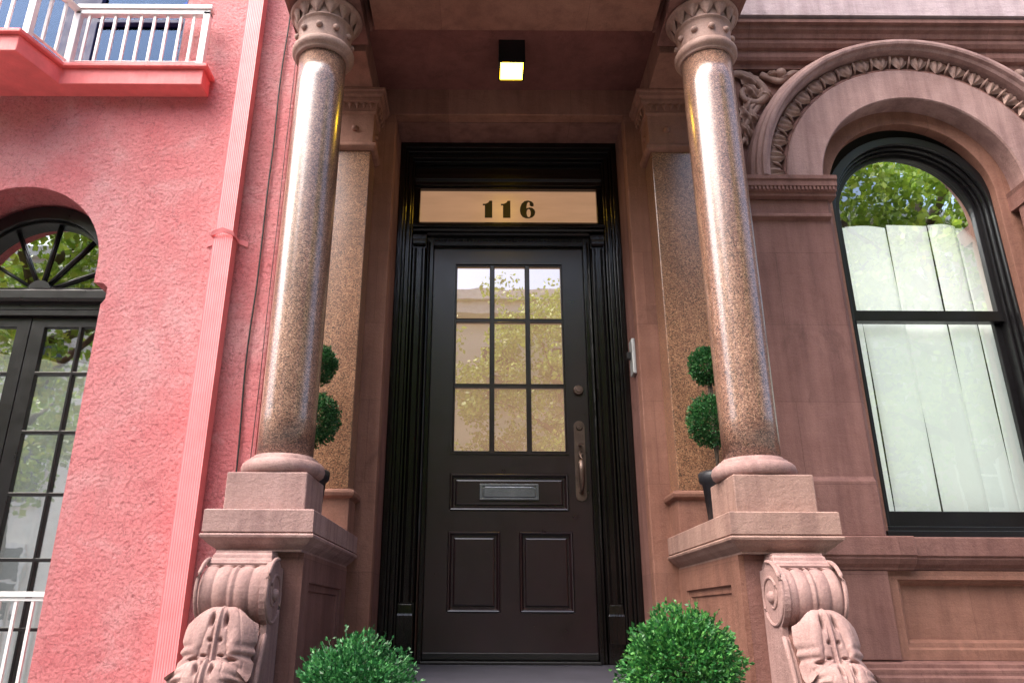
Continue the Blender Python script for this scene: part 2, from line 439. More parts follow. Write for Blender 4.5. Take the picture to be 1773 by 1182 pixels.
for i in range(NL):
    a = PI-(i+.5)*PI/NL
    ca, sa = math.cos(a), math.sin(a)
    def P(r, t, y, a=a):      # r radial, t tangential (metres)
        return (AX+r*math.cos(a)-t*math.sin(a), y, AZ+r*math.sin(a)+t*math.cos(a))
    w = .060
    def leaf(u, v):
        s = u; ww = w*(min(1, (s+.08)*6)**.5)*(1-s**1.9)**.85+.002
        t = (v-.5)*2
        fold = abs(t)
        y = 3.842-.036*math.sin(min(1, .25+s*.75)*PI*.72)*(1-.75*fold**1.6)+.020*math.exp(-(fold/.10)**2)*min(1, s*3)+.006*math.cos(fold*9)
        return P(.898-.092*s, t*ww, y)
    lb.grid(leaf, 6, 8)
    dr = PI/NL*.5
    lb.tube([P(.815, PI/NL*.5*.85, 3.842), P(.85, PI/NL*.5*.85, 3.815), P(.885, PI/NL*.5*.85, 3.81)], [.004,.009,.006], 6)
bmesh.ops.recalc_face_normals(lb.bm, faces=lb.bm.faces)
part('leaf_band', lb, M['stone_cap'], arch, recalc=False)

# carved foliage in the spandrels
def scrolls(ox, sgn, seed):
    b = MB(); rnd = random.Random(seed)
    def S(pts, r0, r1, fl=.7):
        n = len(pts); m = 26; P = []
        for k in range(m+1):        # catmull
            t = k/m*(n-1); i = min(int(t), n-2); q = t-i
            p = [pts[max(0, min(n-1, j))] for j in (i-1, i, i+1, i+2)]
            P.append(tuple(.5*((2*p[1][d])+(-p[0][d]+p[2][d])*q+(2*p[0][d]-5*p[1][d]+4*p[2][d]-p[3][d])*q*q+(-p[0][d]+3*p[1][d]-3*p[2][d]+p[3][d])*q**3) for d in (0,1)))
        R = [r0+(r1-r0)*k/m+.25*r0*math.sin(PI*k/m) for k in range(m+1)]
        b.tube([(ox+sgn*x, 3.885-.015*math.sin(PI*k/m), z) for k, (x, z) in enumerate(P)], R, 8, fl, (0,-1,0))
    def leafblob(x, z, ang, ln, wd):
        def fn(u, v):
            t = (v-.5)*2; w = wd*math.sin(PI*min(1, u*.9+.08))**.7*(1+.22*math.cos(u*22))
            l = u*ln
            px = x+l*math.cos(ang)-t*w*math.sin(ang); pz = z+l*math.sin(ang)+t*w*math.cos(ang)
            return (ox+sgn*px, 3.895-.045*math.sin(PI*min(1,u+.1))*(1-.8*t*t)+.016*math.exp(-(t/.14)**2)+.008*math.sin(7*t), pz)
        b.grid(fn, 14, 12)
    # local coords: x from the archivolt-side outwards, z absolute
    S([(.02,3.40),(.10,3.42),(.20,3.36),(.25,3.27),(.20,3.20),(.12,3.22),(.11,3.29),(.16,3.31)], .026, .012)
    S([(.24,3.42),(.34,3.36),(.40,3.40),(.46,3.43),(.53,3.40)], .022, .010)
    S([(.06,3.42),(.02,3.30),(.03,3.16),(.08,3.06)], .022, .008)
    S([(.22,3.22),(.16,3.12),(.10,3.02),(.10,2.90)], .02, .008)
    S([(.10,2.95),(.03,2.86),(.06,2.76)], .016, .006)
    leafblob(.10, 3.18, math.radians(-70), .20, .05)
    leafblob(.20, 3.28, math.radians(-20), .12, .04)
    leafblob(.03, 3.36, math.radians(-95), .16, .035)
    leafblob(.02, 3.12, math.radians(-80), .22, .035)
    leafblob(.03, 2.90, math.radians(-85), .18, .03)
    leafblob(.26, 3.40, math.radians(15), .12, .025)
    leafblob(.13, 3.34, math.radians(-55), .17, .045); leafblob(.17, 3.24, math.radians(-115), .2, .04); leafblob(.07, 3.05, math.radians(-60), .16, .035); leafblob(.42, 3.41, math.radians(-170), .1, .02)
    leafblob(.10, 3.42, math.radians(-35), .2, .05); leafblob(.24, 3.33, math.radians(-100), .17, .045); leafblob(.12, 3.12, math.radians(-40), .12, .035); leafblob(.32, 3.37, math.radians(20), .15, .028); leafblob(.0, 3.25, math.radians(-75), .18, .035)
    b.ball((ox+sgn*.36, 3.87, 3.415), .034, 8)
    o = part('carved_foliage', b, M['stone_cap'], house, recalc=True)
    return o
scrolls(1.33, 1, 1); scrolls(3.53, -1, 2)

# cornice and frieze above the arch
cb = MB()
prof = [(3.898,3.44),(3.86,3.44),(3.855,3.47),(3.83,3.48),(3.82,3.50),(3.82,3.545),(3.80,3.552),(3.785,3.575),(3.785,3.60),(3.775,3.605),(3.765,3.63),(3.745,3.645),(3.735,3.67),(3.715,3.675),(3.715,3.70),(3.898,3.71)]
cb.prism(prof, 1.20, 9.5, 'x')
part('cornice', cb, M['stone'], house)
cb = MB(); cb.box(1.16, 9.5, 3.70, 3.898, 3.716, 5.2); part('frieze', cb, M['stone_frieze'], house, label='bleached pale stone band above the cornice')

# sill course, panel and base
sb = MB()
def course(x0, x1, yo):
    sb.prism([(3.898,.60),(3.80-yo,.606),(3.79-yo,.602),(3.79-yo,.515),(3.80-yo,.512),(3.80-yo,.500),(3.815-yo,.478),(3.835-yo,.462),(3.84-yo,.450),(3.898,.450)], x0, x1, 'x')
course(1.12, 1.93, .045); course(1.934, 2.94, 0); course(2.944, 9.5, .045)
part('window_sill_course', sb, M['stone'], house, bevel=.004)
for xa, xb in ((1.12, 1.80), (3.0, 9.5)):
    sb = MB(); sb.box(xa, xb, 3.80, 3.898, .05, .449)
    part('base_pier', sb, M['stone'], house, bevel=.004)
pb = MB()
x0, x1, z0, z1 = 1.804, 2.996, .05, .449
pb.ringpanel([(x0,x1,z0,z1,3.898),(x0,x1,z0,z1,3.83),(x0+.05,x1-.05,z0+.045,z1-.04,3.83),(x0+.058,x1-.058,z0+.055,z1-.046,3.85),(x0+.07,x1-.07,z0+.075,z1-.054,3.853),(x0+.078,x1-.078,z0+.085,z1-.062,3.872),(x0+.082,x1-.082,z0+.089,z1-.066,3.88)])
part('panel', pb, M['stone_porch'], house)
sb = MB(); sb.prism([(3.898,.048),(3.82,.048),(3.77,.035),(3.77,.02),(3.75,.012),(3.75,-.01),(3.735,-.02),(3.735,-.1),(3.70,-.13),(3.70,-1.6),(3.898,-1.6)], 1.12, 9.5, 'x')
part('base_course', sb, M['stone'], house)

# ---------------- right arched sash window
win = MB()
def archframe(b, cx, cz, r0, r1, zb, y0, y1, bottom=None):
    o = archhole(cx, cz, r1, zb); i = archhole(cx, cz, r0, zb if bottom is None else bottom)
    if bottom is None: b.plate(o+i[::-1], [], y0, y1)
    else: b.plate(o, [i], y0, y1)
archframe(win, AX+.015, AZ-.085, .47, .52, .68, 4.0, 4.16)
archframe(win, AX+.015, AZ-.085, .455, .469, .68, 4.03, 4.16)
archframe(win, AX+.015, AZ-.085, .44, .454, .68, 4.06, 4.16)
win.box(1.9, 2.94, 4.0, 4.16, .645, .679)
win.box(1.9, 2.94, 3.93, 4.0, .607, .65)
wf = part('arched_window', win, M['blackwin'], house, bevel=.003)
us = MB(); archframe(us, AX+.02, AZ-.075, .41, .439, 1.85, 4.085, 4.12, 1.915)
part('upper_sash', us, M['blackwin'], wf, bevel=.003)
g = MB(); g.loft([[(x,4.10,z) for x, z in archhole(AX+.02, AZ-.075, .41, 1.915)]], cap0=False); part('upper_pane', g, M['glassR'], wf)
ls = MB(); ls.plate([(1.985,.69),(2.875,.69),(2.875,1.885),(1.985,1.885)], [[(2.03,.772),(2.83,.772),(2.83,1.855),(2.03,1.855)]], 4.125, 4.155)
part('lower_sash', ls, M['blackwin'], wf, bevel=.003)
g = MB(); g.loft([[(2.03,4.14,.772),(2.83,4.14,.772),(2.83,4.14,1.855),(2.03,4.14,1.855)]], cap0=False); part('lower_pane', g, M['glassL'], wf)

# rooms behind the windows
rb = MB()
rb.box(1.70, 3.1, 4.9, 4.92, .3, 3.3); rb.box(1.68, 1.70, 4.17, 4.92, .3, 3.3); rb.box(3.1, 3.12, 4.17, 4.92, .3, 3.3); rb.box(1.70, 3.1, 4.17, 4.9, 3.3, 3.32); rb.box(1.70, 3.1, 4.17, 4.9, .28, .3)
part('room', rb, M['dark'], house)

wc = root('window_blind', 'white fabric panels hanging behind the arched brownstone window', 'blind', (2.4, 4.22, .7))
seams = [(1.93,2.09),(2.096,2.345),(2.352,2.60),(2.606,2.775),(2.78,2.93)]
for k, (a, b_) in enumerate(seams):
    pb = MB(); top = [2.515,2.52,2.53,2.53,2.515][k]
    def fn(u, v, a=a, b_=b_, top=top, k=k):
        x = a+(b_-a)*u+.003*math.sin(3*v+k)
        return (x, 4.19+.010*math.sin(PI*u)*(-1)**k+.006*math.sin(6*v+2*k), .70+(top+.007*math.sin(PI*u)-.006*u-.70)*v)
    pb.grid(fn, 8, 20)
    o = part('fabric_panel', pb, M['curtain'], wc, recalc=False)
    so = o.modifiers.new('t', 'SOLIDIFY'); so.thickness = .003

# ---------------- porch
def mirror(sx, a, b): return (sx*a, sx*b) if sx > 0 else (sx*b, sx*a)
def leaves_ring(b, cx, cy, n, r0, z0, z1, w, sq=None):
    for i in range(n):
        a = 2*PI*(i+.5)/n
        def fn(u, v, a=a):
            t = (v-.5)*2
            ww = w*(1-u**1.15)+.0015
            r = r0+.010+.024*(1-u)-.020*abs(t)**1.2-.007*math.exp(-(t/.14)**2)
            z = z1-(z1-z0)*u
            return (cx+r*math.cos(a)-t*ww*math.sin(a), cy+r*math.sin(a)+t*ww*math.cos(a), z)
        b.grid(fn, 6, 6)
for sx in (-1, 1):
    side = 'left' if sx < 0 else 'right'
    cx, cy = sx*.947, 3.055
    # column
    b = MB(); r0, r1 = (.113, .1135) if sx < 0 else (.113, .120)
    b.lathe(cx, cy, [(r0+(r1-r0)*k/12+.002*math.sin(PI*k/12), .829+(2.80-.829)*k/12) for k in range(13)], 96)
    colo = part('column', b, M['granite'], house, label='polished speckled granite column on the %s of the door' % side)
    b = MB()
    b.lathe(cx, cy, [(.10,.746),(.148,.747),(.160,.757),(.165,.775),(.160,.794),(.148,.805),(.135,.807),(.135,.816),(.124,.819),(.119,.828),(.10,.829)], 72)
    part('base', b, M['stone_pale'], colo)
    b = MB()
    b.lathe(cx, cy, [(.10,2.79),(.128,2.79),(.132,2.797),(.132,2.803),(.142,2.808),(.150,2.822),(.150,2.838),(.142,2.851),(.131,2.856),(.1285,2.865),(.129,2.93),(.131,2.972),(.139,2.976),(.139,2.984),(.131,2.988),(.133,3.035),(.150,3.045),(.150,3.066),(.10,3.067)], 72)
    cap = part('capital', b, M['stone_cap'], colo)
    b = MB(); leaves_ring(b, cx, cy, 13, .138, 2.982, 3.050, .040)
    b.lathe(cx, cy, [(.148,3.040),(.170,3.045),(.178,3.054),(.172,3.064),(.148,3.067)], 72)
    part('leaf_ring', b, M['stone_cap'], cap)
    for i in range(10):
        a = 2*PI*(i+.5)/10
        b = MB(); b.ball((cx+.131*math.cos(a), cy+.131*math.sin(a), 2.915), .017, 8)
        part('stud', b, M['stone_cap'], cap)
    # pilaster
    b = MB(); xa, xb = mirror(sx, .79, 1.12)
    b.box(xa, xb, 3.65, 3.8195, .801, 2.69)
    pil = part('pilaster', b, M['granite_flat'], house, bevel=.004, label='golden speckled granite pilaster behind the %s column' % side)
    b = MB(); e = .0
    def RR(g, z, y=3.65): return (xa-g, xb+g, y-g, 3.8195, z)
    b.rects([RR(.012,.597), RR(.012,.755), RR(.02,.757), RR(.034,.765), RR(.038,.78), RR(.034,.792), RR(.018,.797), RR(.01,.8)])
    part('base', b, M['stone_porch'], pil, bevel=.002)
    b = MB()
    b.rects([RR(.006,2.691),RR(.02,2.695),RR(.032,2.707),RR(.032,2.722),RR(.014,2.733),RR(.01,2.74),RR(.012,2.925),RR(.024,2.935),RR(.024,2.942),RR(.02,2.945),RR(.03,2.99),RR(.045,2.995),RR(.048,3.02),RR(.062,3.026),RR(.066,3.045),RR(.074,3.05),RR(.074,3.066)])
    pc = part('capital', b, M['stone_porch'], pil, bevel=.002)
    b = MB()
    n = 9
    for i in range(n):
        x = xa-.015+(i+.5)*(xb-xa+.03)/n
        def fn(u, v, x=x):
            t = (v-.5)*2; return (x+t*.016*(1-u**2)+0, 3.626-.02*math.sin(PI*(.2+.6*u))+.008*abs(t), 2.992-.045*u)
        b.grid(fn, 4, 4)
    part('leaf_row', b, M['stone_porch'], pc)
    b = MB()
    xi = xa if sx > 0 else xb
    for i in range(4):
        y = 3.65+(i+.5)*.17/4
        def fn(u, v, y=y):
            t = (v-.5)*2; return (xi-sx*(.026+.02*math.sin(PI*(.2+.6*u))-.008*abs(t)), y+t*.016*(1-u**2), 2.992-.045*u)
        b.grid(fn, 4, 4)
    part('leaf_row', b, M['stone_porch'], pc)
    b = MB(); b.ball(((xa+xb)/2-sx*.07, 3.64, 2.83), .02, 8); part('stud', b, M['stone_porch'], pc)
    b = MB(); b.ball((xi-sx*.008, 3.73, 2.83), .02, 8); part('stud', b, M['stone_porch'], pc)
    # pier : body, slab, plinth
    b = MB()
    xa, xb = mirror(sx, .80, 1.125)
    xin, xou = sx*.80, sx*1.125
    bx0, bx1 = min(xin+sx*.02, xou), max(xin+sx*.02, xou)
    b.box(bx0, bx1, 2.90, 3.8195, -1.6, .448)
    pier = part('pedestal', b, M['stone'], house, label='stone pedestal carrying the %s column' % side)
    b = MB()      # inner face framing with a recessed panel
    y0, y1, z0, z1 = 2.90, 3.8195, -.2, .448
    xs = xin; xd = xin+sx*.0195
    b.ringpanel([(y0,y1,z0,z1,xd),(y0,y1,z0,z1,xs),(y0+.12,y1-.12,z0+.1,z1-.10,xs),(y0+.125,y1-.125,z0+.105,z1-.105,xs+sx*.012),(y0+.15,y1-.15,z0+.13,z1-.128,xs+sx*.012),(y0+.155,y1-.155,z0+.135,z1-.133,xs+sx*.0190)], axis='x')
    part('side_panel', b, M['stone_porch'] if sx > 0 else M['stone'], pier)
    b = MB(); xa, xb = mirror(sx, .758, 1.16)
    def SL(g, z): return (xa+g, xb-g, 2.82+g, 3.8195, z)
    b.rects([SL(.045,.4485),SL(.045,.456),SL(.034,.464),SL(.02,.474),SL(.008,.486),SL(-.004,.495),SL(-.006,.503),SL(-.003,.508),SL(.006,.510),SL(.006,.513),SL(0,.515),SL(0,.592),SL(.006,.596),SL(.02,.5965)])
    part('cap_slab', b, M['stone_pale'] if sx < 0 else M['stone_cap'], pier, bevel=.003)
    b = MB(); b.box(sx*.812, sx*1.12, 2.90, 3.21, .597, .7455)
    part('plinth', b, M['stone_pale'] if sx < 0 else M['stone_cap'], pier, bevel=.005)
    # scroll console in front of the pedestal
    xc = -.995 if sx < 0 else .985; hw = .113 if sx < 0 else .101
    b = MB()
    def CB(g, y, z): return (xc-hw-g, xc+hw+g, y, 2.8995, z)
    b.rects([CB(.002,2.775,.392),CB(.002,2.772,.403),CB(.0,2.778,.406),CB(-.002,2.782,.414),CB(-.006,2.796,.420),CB(-.008,2.80,.432),CB(-.012,2.812,.440),CB(-.012,2.812,.447)])
    cons = part('console', b, M['stone_pale'], pier, bevel=.002, label='carved scroll console with an acanthus leaf under the %s cap' % side)
    b = MB()      # reeded roll
    cyr, czr, rr = 2.80, .298, .097
    def fn(u, v):
        x = (u-.5)*2
        ax = abs(x)
        k = .0
        if ax < .10: lobe = .5+.5*math.cos(x/.10*PI)*.5+.25
        else:
            q = (ax-.10)/.90; q2 = (q*2) % 1.0
            lobe = math.sin(PI*min(.999, max(.001, q2)))**.45
            if q > .97: lobe = .7
        r = (rr+.004)*(.915+.085*lobe)*(1-.16*max(0, (x*sx-.86)/.14)**2)
        a = math.radians(70+v*230)
        return (xc+x*hw, cyr+r*math.cos(a), czr+r*math.sin(a))
    b.grid(fn, 72, 30)
    part('reeded_roll', b, M['stone_pale'], cons)
    b = MB()      # side cheeks : flat scroll sides and long tapering flange
    for q in (-1, 1):
        x0_ = xc+q*(hw-.010); x1_ = xc+q*(hw+(.012 if q == -sx else -.001)); cr = .112 if q == -sx else .086
        poly = [(cyr+cr*math.cos(math.radians(t)), czr+cr*math.sin(math.radians(t))) for t in range(60, 241, 12)]
        low = [(2.745 if q == -sx else 2.77,.17),(2.70,.10),(2.665,0.0),(2.62,-.12),(2.56,-.25),(2.50,-.38),(2.44,-.52),(2.40,-.70),(2.8995,-.70),(2.8995,.39)]
        b.prism(poly+low, min(x0_, x1_), max(x0_, x1_), 'x')
        # spiral fillet and eye
        sp = []
        for k in range(60):
            t = k/59; a = math.radians(80+t*620); r = .098*(1-t)**.9+.022
            sp.append((x1_, cyr+r*math.cos(a), czr+r*math.sin(a)))
        b.tube(sp, [.008*(1-.4*k/59) for k in range(60)], 6)
        b.ball((x1_, cyr, czr), .022, 8, sx=.8)
        b.tube([(x1_,2.73,.17),(x1_,2.69,.08),(x1_,2.655,-.02),(x1_,2.61,-.14),(x1_,2.55,-.27),(x1_,2.49,-.40),(x1_,2.43,-.54)], .009, 6)
    part('cheek', b, M['stone_pale'], cons, bevel=.002)
    b = MB()      # acanthus leaf
    prof = [(2.76,.19),(2.72,.232),(2.66,.256),(2.612,.245),(2.585,.212),(2.568,.17),(2.558,.13),(2.55,.105),(2.535,.088),(2.50,.098),(2.468,.085),(2.445,.05),(2.435,0),(2.42,-.08),(2.39,-.2),(2.35,-.33),(2.28,-.45),(2.22,-.5)]
    prof = [(2.76-(2.76-p)*.78, q) for p, q in prof]
    def pc_(t):
        t = t*(len(prof)-1); i = min(int(t), len(prof)-2); q = t-i
        p = [prof[max(0, min(len(prof)-1, j))] for j in (i-1, i, i+1, i+2)]
        return tuple(.5*((2*p[1][d])+(-p[0][d]+p[2][d])*q+(2*p[0][d]-5*p[1][d]+4*p[2][d]-p[3][d])*q*q+(-p[0][d]+3*p[1][d]-3*p[2][d]+p[3][d])*q**3) for d in (0,1))
    def G(x, c, w): return math.exp(-((x-c)/w)**2)
    def fn2(u, v):
        x = (u-.5)*2; v = v+.045*math.cos(abs(x)*3.4)*G(v, .44, .08)+.012*math.cos(abs(x)*11)*G(v, .42, .05)+.02*math.cos(abs(x)*9.5)*G(v, .78, .05); y, z = pc_(min(1, max(0, v)))
        h = 0
        # outward normal of the profile points to the street (-y)
        y2, z2 = pc_(min(1, v+.01)); y1_, z1_ = pc_(max(0, v-.01))
        ty, tz = y2-y1_, z2-z1_; L_ = math.hypot(ty, tz) or 1
        n_ = (tz/L_, -ty/L_)       # right-hand normal of a curve running downwards
        if n_[0] > 0 and v > .25: pass
        ax = abs(x)
        h = -.055*ax**2.6+.006*G(x, 0, .035)*min(1, max(0, (v-.06)*8))-.007*G(ax, .085, .03)*min(1, max(0, (v-.15)*8))
        tier = min(1, v/.45) if v < .45 else (v-.45)/.55
        h += (.010*abs(math.sin(ax*4.2-tier*1.9))**.8-.004)*min(1, max(0, (ax-.10)*6))*(.35+.65*tier)
        h -= .0022*G(abs(math.sin(ax*9-tier*4)), 0, .20)*min(1, max(0, (ax-.1)*6))
        for (a, bv, da, dv, dep) in ((.19,.225,.050,.030,.035),(.14,.315,.05,.009,.018),(.50,.425,.12,.010,.02),(.24,.40,.08,.009,.018),(.20,.60,.05,.028,.026),(.7,.66,.16,.010,.02)):
            h -= dep*G(ax, a, da)*G(v, bv, dv)
        h += .012*G(ax, .5, .18)*G(v, .36, .07)
        wid = hw*(1.08-.42*G(v, 0.03, .13)-.07*G(v,.335,.014)-.11*G(v,.39,.016)-.09*G(v,.62,.015)-.09*G(v,.69,.015))
        return (xc+x*wid, y+n_[0]*h, z+n_[1]*h)
    b.grid(fn2, 110, 230)
    part('acanthus_leaf', b, M['stone_pale'], cons, recalc=False)
    b = MB()
    b.prism([(2.8995,.391),(2.76,.391),(2.76,.19),(2.70,.14),(2.66,.0),(2.62,-.12),(2.56,-.25),(2.50,-.38),(2.44,-.52),(2.42,-.70),(2.8995,-.70)], xc-hw+.009, xc+hw-.009, 'x')
    part('core', b, M['stone'], cons)
    # entablature block over the column and side beam
    b = MB()
    ex, ey = .155, .155
    def EB(g, z): return (cx-ex-g, cx+ex+g, cy-ey-g, cy+ey+g, z)
    b.rects([EB(.03,3.068),EB(.03,3.16),EB(.036,3.163),EB(.045,3.17),EB(.045,3.215),EB(.05,3.22),EB(.062,3.235),EB(.066,3.25),EB(.072,3.255),EB(.072,3.30),EB(.072,4.2)])
    part('entablature_block', b, M['stone'], house, bevel=.002)
    b = MB(); b.box(sx*.787, sx*1.12, 3.29, 3.8195, 3.068, 4.2)
    part('side_beam', b, M['stone_porch'], house, bevel=.004)
b = MB(); b.rects([(-.715,.715,2.87,3.13,3.066),(-.715,.715,2.87,3.13,4.2)])
part('front_beam', b, M['stone_porch'], house, bevel=.004)
b = MB(); b.box(-.786, .786, 3.131, 3.819, 3.24, 3.4)
part('porch_ceiling', b, M['stone_ceiling'], house)

# ---------------- door surround
b = MB()
b.plate([(-.679,0.003),(-.679,3.059),(.679,3.059),(.679,0.003),(.645,.003),(.645,3.02),(-.645,3.02),(-.645,.003)], [], 4.10, 4.30)
b.plate([(-.6445,0.003),(-.6445,3.0195),(.6445,3.0195),(.6445,0.003),(.63,.003),(.63,3.0),(-.63,3.0),(-.63,.003)], [], 4.12, 4.30)
b.plate([(-.6295,0.003),(-.6295,2.9995),(.6295,2.9995),(.6295,0.003),(.605,.003),(.605,2.97),(-.605,2.97),(-.605,.003)], [], 4.145, 4.30)
b.plate([(-.6045,0.003),(-.6045,2.9695),(.6045,2.9695),(.6045,0.003),(.592,.003),(.592,2.955),(-.592,2.955),(-.592,.003)], [], 4.165, 4.30)
sur = part('door_surround', b, M['black'], house, bevel=.003)
b = MB()    # transom bar & frame
b.prism([(4.30,2.46),(4.215,2.46),(4.205,2.47),(4.185,2.475),(4.18,2.485),(4.16,2.49),(4.16,2.515),(4.185,2.525),(4.20,2.54),(4.30,2.54)], -.5915, .5915, 'x')
b.plate([(-.5915,2.541),(.5915,2.541),(.5915,2.953),(-.5915,2.953)], [[(-.555,2.547),(.558,2.547),(.558,2.785),(-.555,2.785)]], 4.205, 4.30)
b.prism([(4.2045,2.80),(4.19,2.803),(4.19,2.83),(4.175,2.84),(4.175,2.875),(4.19,2.885),(4.2045,2.89)], -.59, .59, 'x')
part('transom_frame', b, M['black'], sur, bevel=.002)
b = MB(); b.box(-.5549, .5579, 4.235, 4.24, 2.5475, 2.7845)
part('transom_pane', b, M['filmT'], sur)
# digits 116 (fat face)
def rc(x0, x1, z0, z1): return [(x0,z0),(x1,z0),(x1,z1),(x0,z1)]
def extr(name, polys, x0, y, z0, parent):
    b = MB()
    for outer, holes in polys:
        b.plate([(x0+p[0], z0+p[1]) for p in outer], [[(x0+p[0], z0+p[1]) for p in h] for h in holes], y-.003, y)
    return part(name, b, M['digit'], parent)
one = [(.013,0),(.060,0),(.060,.122),(.042,.122),(.034,.108),(.018,.100),(.0,.099),(.0,.088),(.013,.090)]
for x0, nm in ((-.160,'numeral'), (-.045,'numeral')):
    extr(nm, [(one, [])], x0, 4.2348, 2.594, sur)
def ell(cx, cz, rx, rz, a0=0, a1=360, n=28):
    return [(cx+rx*math.cos(math.radians(a0+(a1-a0)*i/n)), cz+rz*math.sin(math.radians(a0+(a1-a0)*i/n))) for i in range(n)]
six = [(.088,.088),(.086,.105),(.074,.118),(.053,.125),(.030,.120),(.012,.102),(.002,.076),(0,.052),(.004,.028),(.016,.008),(.036,-.002),(.056,-.003),(.077,.004),(.092,.020),(.097,.040),(.092,.058),(.078,.071),(.062,.074),(.046,.070),(.042,.066),(.042,.080),(.045,.100),(.052,.113),(.059,.114),(.063,.106),(.062,.092),(.070,.083),(.080,.082)]
extr('numeral', [(six, [ell(.055,.034,.013,.030)])], .075, 4.2348, 2.594, sur)
# side strips: fluted pilaster boards beside the leaf
for sx in (-1, 1):
    b = MB(); xa, xb = mirror(sx, .505, .5915)
    b.box(xa, xb, 4.20, 4.30, 0.003, 2.459)
    xs = [(.5915,4.199),(.585,4.18),(.575,4.18),(.571,4.192),(.566,4.188),(.562,4.199)]
    b.prism([(sx*x, y) for x, y in xs], .30, 2.36, 'z')
    xs = [(.535,4.199),(.531,4.188),(.526,4.192),(.522,4.18),(.512,4.18),(.505,4.199)]
    b.prism([(sx*x, y) for x, y in xs], .30, 2.36, 'z')
    b.rects([(xa+.002,xb-.002,4.165,4.199,.10),(xa+.002,xb-.002,4.165,4.199,.235),(xa+.004,xb-.004,4.168,4.199,.245),(xa+.008,xb-.008,4.174,4.199,.290)])
    b.rects([(xa+.01,xb-.01,4.19,4.199,2.375),(xa+.004,xb-.004,4.176,4.199,2.385),(xa+.004,xb-.004,4.176,4.199,2.40),(xa+.002,xb-.002,4.168,4.199,2.41),(xa+.002,xb-.002,4.168,4.199,2.43)])
    part('side_strip', b, M['black'], sur, bevel=.0015)
    b = MB(); xa, xb = mirror(sx, .463, .5045)
    b.box(xa, xb, 4.235, 4.30, 0.003, 2.459)
    b.prism([(sx*.5045,4.234),(sx*.497,4.215),(sx*.488,4.22),(sx*.482,4.234)], .003, 2.42, 'z')
    part('stop_moulding', b, M['black'], sur, bevel=.002)
b = MB(); b.box(-.4625, .4625, 4.24, 4.30, 2.403, 2.459)
for i in range(46):
    x = -.45+i*.02
    b.ball((x, 4.238, 2.437), .0075, 5)
part('beaded_head', b, M['black'], sur)
b = MB(); b.box(-.4625, .4625, 4.19, 4.30, .002, .016); part('threshold', b, M['blackmetal'], sur, bevel=.003)

# ---------------- door leaf
DY = 4.27
b = MB()
H = [(-.327,1.105),(.333,1.105),(.333,2.288),(-.327,2.288)]
def rc(x0, x1, z0, z1): return [(x0,z0),(x1,z0),(x1,z1),(x0,z1)]
b.plate(rc(-.4615,.4615,.018,2.402), [H, rc(-.333,.33,.783,.987), rc(-.337,-.052,.252,.670), rc(.053,.345,.252,.670)], DY, DY+.04)
door = part('door', b, M['door'], house, bevel=.0015, label='dark brown-black panelled front door with nine panes')
def fieldpanel(x0, x1, z0, z1, name='door_panel'):
    b = MB(); e = .0008
    q = lambda i, y: (x0+e+i, x1-e-i, z0+e+i, z1-e-i, y)
    b.ringpanel([q(0,DY+.03), q(0,DY-.003), q(.004,DY-.008), q(.010,DY-.006), q(.014,DY+.006), q(.020,DY+.012), q(.030,DY+.012), q(.034,DY+.004), q(.040,DY+.002)])
    return part(name, b, M['door'], door)
fieldpanel(-.333,.33,.783,.987); fieldpanel(-.337,-.052,.252,.670); fieldpanel(.053,.345,.252,.670)
# muntins
b = MB()
xs = [-.327,-.327+.013,-.114,-.084,.101,.131,.320,.333]
zs = [1.105,1.118,1.489,1.516,1.900,1.927,2.272,2.288]
holes = [rc(xs[1+2*i],xs[2+2*i],zs[1+2*j],zs[2+2*j]) for i in range(3) for j in range(3)]
b.plate(rc(-.3265,.3325,1.1055,2.2875), holes, DY+.004, DY+.03)
for h in holes:
    x0, x1 = h[0][0], h[1][0]; z0, z1 = h[0][1], h[2][1]
    b.ringpanel([(x0-.0045,x1+.0045,z0-.0045,z1+.0045,DY+.0039),(x0-.0045,x1+.0045,z0-.0045,z1+.0045,DY-.001),(x0-.001,x1+.001,z0-.001,z1+.001,DY-.0005),(x0,x1,z0,z1,DY+.0045)], cap=False)
part('glazing_bars', b, M['door'], door, bevel=.003)
b = MB(); e = .008
b.ringpanel([(-.327-e,.333+e,1.105-e,2.288+e,DY-.0005),(-.327-e,.333+e,1.105-e,2.288+e,DY-.006),(-.327+.002,.333-.002,1.107,2.286,DY-.006),(-.3265+.004,.3325-.004,1.1095,2.2835,DY+.003)], cap=False)
part('glazing_bead', b, M['door'], door)
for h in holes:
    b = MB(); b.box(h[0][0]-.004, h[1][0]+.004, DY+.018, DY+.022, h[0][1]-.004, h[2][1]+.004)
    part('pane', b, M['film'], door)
# mail slot
b = MB()
b.rects([(-.163,.161,DY-.002,DY+.004,.843),(-.163,.161,DY-.002,DY+.004,.929)])
b.plate(rc(-.166,.164,.841,.930), [rc(-.150,.148,.853,.918)], DY-.009, DY-.002)
ms = part('mail_slot', b, M['steel'], door, bevel=.002)
b = MB()
b.plate([(-.144,.856),(.142,.856),(.142,.905),(.132,.914),(-.134,.914),(-.144,.905)], [], DY-.013, DY-.003)
part('flap', b, M['steel'], ms, bevel=.003)
# deadbolt
b = MB()
def disc(b, x, z, r, y0, y1, n=28): b.loft([[(x+rr*math.cos(2*PI*i/n), y, z+rr*math.sin(2*PI*i/n)) for i in range(n)] for rr, y in ((r,y0),(r,y0-(y0-y1)*.6),(r*.82,y1))], sm=False)
disc(b, .405, 1.475, .030, DY, DY-.022); disc(b, .405, 1.475, .017, DY-.022, DY-.028)
part('deadbolt', b, M['bronze'], door, bevel=.001)
